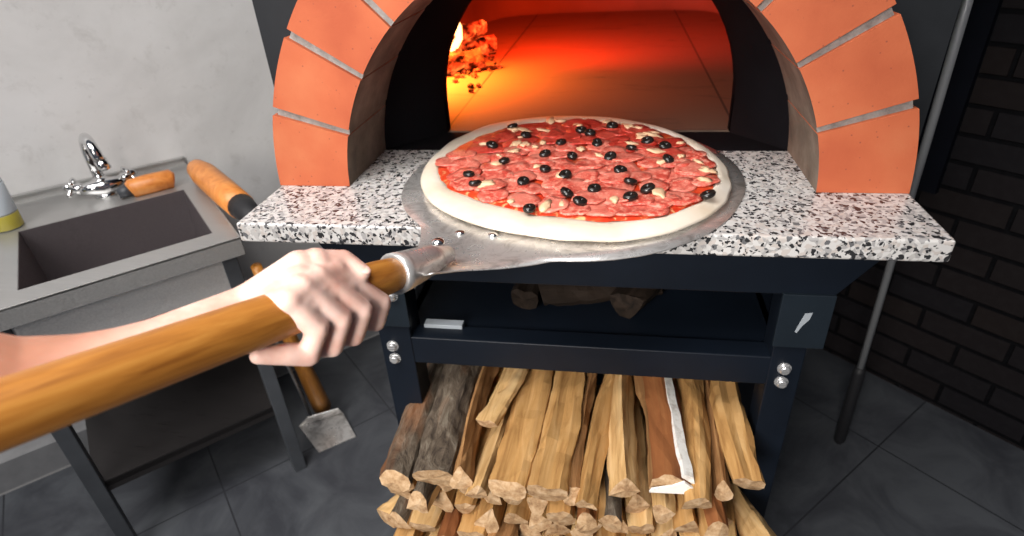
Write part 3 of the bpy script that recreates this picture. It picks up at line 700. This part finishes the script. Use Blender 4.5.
# two splayed pieces at the sides
barks[300] = barks[301] = 'bark'
tag(firewood('firewood_log', (.845,-.10,-.53), (.80,.045,-.55), .055, .045, 'ridge', 300, 'pale'), 'pale split log sticking out at the lower right corner of the woodpile', 'firewood', LG)
tag(firewood('firewood_log', (.182,-.085,-.560), (.26,.045,-.56), .045, .04, 'slab', 301, 'pale'), 'pale split log sticking out at the lower left corner of the woodpile', 'firewood', LG)
# logs on the upper shelf, its shade painted into their near-black wood
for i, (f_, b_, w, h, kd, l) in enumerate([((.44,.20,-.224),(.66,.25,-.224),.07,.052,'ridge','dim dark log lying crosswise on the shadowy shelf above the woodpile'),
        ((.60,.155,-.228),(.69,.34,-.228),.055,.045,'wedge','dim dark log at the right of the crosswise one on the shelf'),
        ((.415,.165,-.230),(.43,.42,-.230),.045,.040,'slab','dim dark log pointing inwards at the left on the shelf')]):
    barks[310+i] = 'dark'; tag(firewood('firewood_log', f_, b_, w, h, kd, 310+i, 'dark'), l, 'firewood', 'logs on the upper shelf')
bm = NB(); box(bm, (.245,.082,-.250), (.315,.10,-.236)); tag(obj('metal_bracket', bm, M['scratch'], bevel=.001), 'small grey metal strip on the left of the stand rail', 'bracket')

# ------------------------------------------------------------------ sink
ZR = -.185
sk = tag(empty('sink_table', wl(-.18, .31, FZ), PI/4), 'stainless steel sink table with dark basin against the concrete wall', 'sink')
S0, S1, D1 = -.425, .050, .610
Bs0, Bs1, Bd0, Bd1 = -.350, .006, .215, .545
def sbox(bm, s0, d0, z0, s1, d1, z1, mi=0):       # box in wall coordinates (d runs away from the wall = local -y)
    return box(bm, (s0, -d1, z0), (s1, -d0, z1), ML, mi)
bm = NB()
for a in ((S0,.006,S1,Bd0),(S0,Bd1,S1,D1),(S0,Bd0,Bs0,Bd1),(Bs1,Bd0,S1,Bd1)): sbox(bm, a[0],a[1],ZR-.004,a[2],a[3],ZR)
bmesh.ops.remove_doubles(bm, verts=bm.verts, dist=.0001)
obj('worktop', bm, M['steel'], sk)
bm = NB(); sbox(bm, S0,D1-.003,ZR-.042,S1,D1,ZR+.0015); sbox(bm, S1-.003,.006,ZR-.042,S1,D1,ZR+.0015); sbox(bm, S0,.006,ZR-.042,S0+.003,D1,ZR+.0015)
obj('folded_edge', bm, M['steel'], sk, bevel=.001)
bm = NB(); sbox(bm, S0,.003,ZR-.04,S1,.008,ZR+.022); sbox(bm, S0,.003,ZR+.020,S1,.016,ZR+.023); obj('upstand', bm, M['steel'], sk)
bm = NB(); P = lambda s, d, z: ML @ Vector((s, -d, z))
tp = [(Bs0,Bd0),(Bs1,Bd0),(Bs1,Bd1),(Bs0,Bd1)]; ins = [(Bs0+.012,Bd0+.012),(Bs1-.012,Bd0+.012),(Bs1-.012,Bd1-.012),(Bs0+.012,Bd1-.012)]
A = [bm.verts.new(P(s,d,ZR-.001)) for s,d in tp]; B = [bm.verts.new(P(s,d,ZR-.21)) for s,d in ins]
for i in range(4): bm.faces.new((A[i],A[(i+1)%4],B[(i+1)%4],B[i]))
bm.faces.new(B); bs = obj('basin', bm, M['basin'], sk); sl = bs.modifiers.new('sheet','SOLIDIFY'); sl.thickness = .002  # steel colour darkened to imitate the dark reflections inside the basin
bm = NB(); lathe(bm, [(.032,0),(.032,.002),(.02,.0025),(.018,.001)], P(-.172,.38,ZR-.2095), 24); obj('drain', bm, M['chrome'], sk)
bm = NB(); sbox(bm, S0+.02,D1-.045,ZR-.135,S1-.02,D1-.04,ZR-.005); sbox(bm, S1-.03,.06,ZR-.10,S1-.026,D1-.045,ZR-.005); obj('apron', bm, M['bright'], sk)
for s in (S0+.025, S1-.032):
    for d in (.155, D1-.05):
        bm = NB(); sbox(bm, s-.016,d-.016,FZ,s+.016,d+.016,ZR-.006); obj('leg', bm, M['darksteel'], sk, bevel=.002)
bm = NB(); sbox(bm, S0+.02,.14,-.706,S1-.02,D1-.05,-.692); sbox(bm, S0+.02,D1-.056,-.720,S1-.02,D1-.05,-.688); obj('lower_shelf', bm, M['shelf'], sk)
# faucet
fc = tag(empty('faucet', wl(-.166, .085, ZR), PI/4), 'chrome gooseneck faucet with two cross handles on the sink ledge', 'faucet')
fs, fd = -.160, .112
bm = NB(); lathe(bm, [(.026,0),(.026,.006),(.020,.010),(.017,.03),(.019,.04),(.014,.05),(.001,.052)], wl(fs,fd,ZR), 24)
tube(bm, [wl(fs-.050,fd-.002,ZR+.028), wl(fs-.03,fd,ZR+.026), wl(fs,fd+.004,ZR+.025), wl(fs+.03,fd,ZR+.026), wl(fs+.050,fd-.002,ZR+.028)], [.012,.018,.025,.018,.012], 16)
obj('body', bm, M['chrome'], fc, smooth=True)
bm = NB(); pts = [wl(fs,fd-.01,ZR+.03), wl(fs-.002,fd-.012,ZR+.10)]
for k in range(0, 11):
    a = PI*1.08*k/10; pts.append(wl(fs-.002+.002*k, fd-.012+.040-.040*math.cos(a), ZR+.115+.042*math.sin(a)))
tube(bm, pts, [.0125]*len(pts), 16); tube(bm, [pts[-1]+ (pts[-2]-pts[-1])*.3, pts[-1] + (pts[-1]-pts[-2])*1.3], .0145, 16)
obj('spout', bm, M['chrome'], fc, smooth=True)
for sg in (-1, 1):
    c_ = wl(fs+sg*.066, fd-.012, ZR+.036); bm = NB(); ax = (e1*sg + Vector((0,0,.45)) - e2*.2).normalized()
    lathe(bm, [(.015,-.028),(.016,-.012),(.012,-.006),(.012,.008),(.009,.015),(.001,.016)], c_, 16, ax)
    fx, fy = frame_of(ax)
    for q in (fx+fy, fx-fy):
        q = q.normalized(); tube(bm, [c_-q*.027, c_-q*.022, c_+q*.022, c_+q*.027], [.0045,.0068,.0068,.0045], 10)
    obj('cross_handle', bm, M['chrome'], fc, smooth=True)
# bottle of dish soap
bt = tag(empty('soap_bottle', wl(-.368,.172,ZR), PI/4), 'soap bottle with pale label and yellow-green liquid at the left sink corner', 'bottle')
c_ = wl(-.368,.172,ZR)
bm = NB(); lathe(bm, [(.028,0),(.031,.004),(.031,.115),(.026,.135),(.013,.15),(.012,.165),(.001,.166)], c_, 28); obj('body', bm, M['bottle'], bt, smooth=True)
bm = NB(); lathe(bm, [(.0313,.003),(.0318,.004),(.0318,.036),(.0313,.037)], c_, 28); obj('liquid', bm, M['soap'], bt, smooth=True)
bm = NB(); lathe(bm, [(.0314,.040),(.0320,.041),(.0320,.108),(.0314,.109)], c_, 28); obj('label', bm, M['paper'], bt, smooth=True)
bm = NB(); lathe(bm, [(.014,.160),(.014,.185),(.006,.188),(.005,.20),(.001,.201)], c_, 20); obj('cap', bm, M['cap'], bt, smooth=True)
# orange wooden brush behind the basin
br = tag(empty('scrub_brush', wl(-.06,.165,ZR), PI/4), 'orange wooden brush handle lying behind the basin beside the faucet', 'brush')
bm = NB(); tube(bm, [wl(-.108,.172,ZR+.020), wl(-.104,.172,ZR+.0215), wl(-.06,.172,ZR+.022), wl(-.01,.172,ZR+.022), wl(-.004,.172,ZR+.020)], [.018,.0235,.025,.024,.016], 20); obj('handle', bm, M['orange'], br, smooth=True)
bm = NB(); tube(bm, [wl(-.135,.172,ZR+.016), wl(-.104,.172,ZR+.020)], [.013,.0175], 18); obj('ferrule', bm, M['darksteel'], br, smooth=True)
# orange wooden tool lying on the right edge of the sink
tl = tag(empty('oven_brush', wl(.05,.35,ZR), PI/4), 'thick orange wooden tool handle lying along the right edge of the sink', 'tool')
bm = NB(); z_ = ZR+.034
tube(bm, [wl(.054,.155,z_), wl(.056,.185,z_), wl(.062,.25,z_), wl(.074,.42,z_), wl(.082,.525,z_)], [.014,.026,.033,.033,.031], 22); obj('handle', bm, M['orange'], tl, smooth=True)
bm = NB(); tube(bm, [wl(.082,.523,z_), wl(.085,.56,z_), wl(.089,.64,z_-.002)], [.030,.026,.020], 18); obj('ferrule', bm, M['rubber'], tl, smooth=True)
# shovel standing beside the sink
sv = tag(empty('ash_shovel', (-.26,.44,FZ)), 'ash shovel with wooden handle standing on the floor beside the sink leg', 'shovel')
f0 = Vector((-.285,.492,FZ+.05)); f1 = Vector((-.228,.320,-.275))
bm = NB(); tube(bm, [f0, f0.lerp(f1,.1), f0.lerp(f1,.5), f1], [.027,.026,.020,.012], 20)
dd = (f1-f0).normalized(); hx, hy = frame_of(dd); HM2 = Matrix(((hx.x,hy.x,dd.x,f0.x),(hx.y,hy.y,dd.y,f0.y),(hx.z,hy.z,dd.z,f0.z),(0,0,0,1)))
bm.transform(HM2.inverted()); h = obj('handle', bm, M['handle'], sv, smooth=True, local=True); bpy.context.view_layer.update(); h.matrix_parent_inverse = sv.matrix_world.inverted(); h.matrix_basis = HM2
bm = NB(); tube(bm, [f0+Vector((-.038,-.012,-.03)), f0.lerp(f1,.6)+Vector((-.034,-.01,0))], .0045, 10); obj('steel_rod', bm, M['steel'], sv, smooth=True)
bm = NB(); q = [at_z(299,426,FZ+.012), at_z(343,413,FZ+.012), at_z(356,437,FZ+.002), at_z(319,453,FZ+.002)]; k0 = [at_z(307,417,FZ+.06), at_z(338,408,FZ+.06)]
vs = [bm.verts.new(p) for p in q]; kv = [bm.verts.new(p) for p in k0]
bm.faces.new((vs[0],vs[1],vs[2],vs[3])); bm.faces.new((kv[0],kv[1],vs[1],vs[0]))
so = obj('scoop', bm, M['worn'], sv, bevel=0); s_ = so.modifiers.new('sheet','SOLIDIFY'); s_.thickness = .003
# pole with black grip leaning by the oven
f0 = Vector((1.216,.556,FZ+.004)); d = ray(968, 0); f1 = CAM + d*((.50-CAM.y)/d.y); dirp = (f1-f0).normalized()
pp = tag(empty('tool_pole', f0), 'thin grey metal pole with black grip standing right of the oven', 'pole')
k0 = f0 + dirp*.28
bm = NB(); tube(bm, [k0 - dirp*.01, f0 + dirp*1.75], .0085, 14); obj('shaft', bm, M['pole'], pp, smooth=True)
bm = NB(); tube(bm, [f0, f0+dirp*.01, k0-dirp*.02, k0], [.010,.0145,.0145,.011], 16); obj('grip', bm, M['rubber'], pp, smooth=True)

# ------------------------------------------------------------------ light
def area(name, loc, target, size, power, col, sy=None):
    l = bpy.data.lights.new(name, 'AREA'); l.energy = power; l.color = col; l.size = size
    if sy: l.shape = 'RECTANGLE'; l.size_y = sy
    o = bpy.data.objects.new(name, l); C.objects.link(o); o.location = loc
    o.rotation_euler = (Vector(target)-Vector(loc)).to_track_quat('-Z', 'Y').to_euler(); return o
area('ceiling_light', (.16,-.58,1.55), (.3,.15,-.1), .9, 26, (1,.97,.94))
area('front_light', (.0,-1.75,.60), (.40,.05,-.3), .7, 8.0, (1,.95,.90)).data.spread = math.radians(62)
area('wall_fill', (-.75,-1.0,1.5), (-.75,.6,-.1), .8, 30, (1,.97,.95))  # added fill that brightens the concrete wall, no fixture hangs here
def point(name, loc, power, col, r=.03):
    l = bpy.data.lights.new(name, 'POINT'); l.energy = power; l.color = col; l.shadow_soft_size = r
    o = bpy.data.objects.new(name, l); C.objects.link(o); o.location = loc; return o
def spot(name, loc, target, power, col, angle, r=.04):
    l = bpy.data.lights.new(name, 'SPOT'); l.energy = power; l.color = col; l.shadow_soft_size = r; l.spot_size = math.radians(angle); l.spot_blend = 1
    o = bpy.data.objects.new(name, l); C.objects.link(o); o.location = loc
    o.rotation_euler = (Vector(target)-Vector(loc)).to_track_quat('-Z', 'Y').to_euler(); return o
spot('fire_light', (.03,.92,.21), (.14,.885,0), 130, (1,.18,.018), 114)
spot('fire_glow', (.28,1.02,.33), (.52,1.55,0), 85, (1,.045,.006), 140)
w = bpy.data.worlds.new('room'); bpy.context.scene.world = w; w.use_nodes = True
bg = w.node_tree.nodes['Background']; bg.inputs['Color'].default_value = (.55,.62,.78,1); bg.inputs['Strength'].default_value = .13

# ------------------------------------------------------------------ camera object, and everything lifted to the floor
cam = bpy.data.cameras.new('camera'); co = bpy.data.objects.new('camera', cam); C.objects.link(co)
cam.sensor_width = 36; cam.sensor_fit = 'HORIZONTAL'; cam.lens = F_PX*36/1024; cam.clip_start = .02
co.matrix_world = Matrix(((_R.x,_U.x,-_F.x,CAM.x),(_R.y,_U.y,-_F.y,CAM.y),(_R.z,_U.z,-_F.z,CAM.z),(0,0,0,1)))
cam.dof.use_dof = True; cam.dof.focus_distance = .82; cam.dof.aperture_fstop = 4.5
bpy.context.scene.camera = co
for o in C.objects:
    if o.parent is None: o.location.z += Z0
sc = bpy.context.scene
sc.view_settings.view_transform = 'Standard'; sc.view_settings.look = 'None'; sc.view_settings.exposure = 0
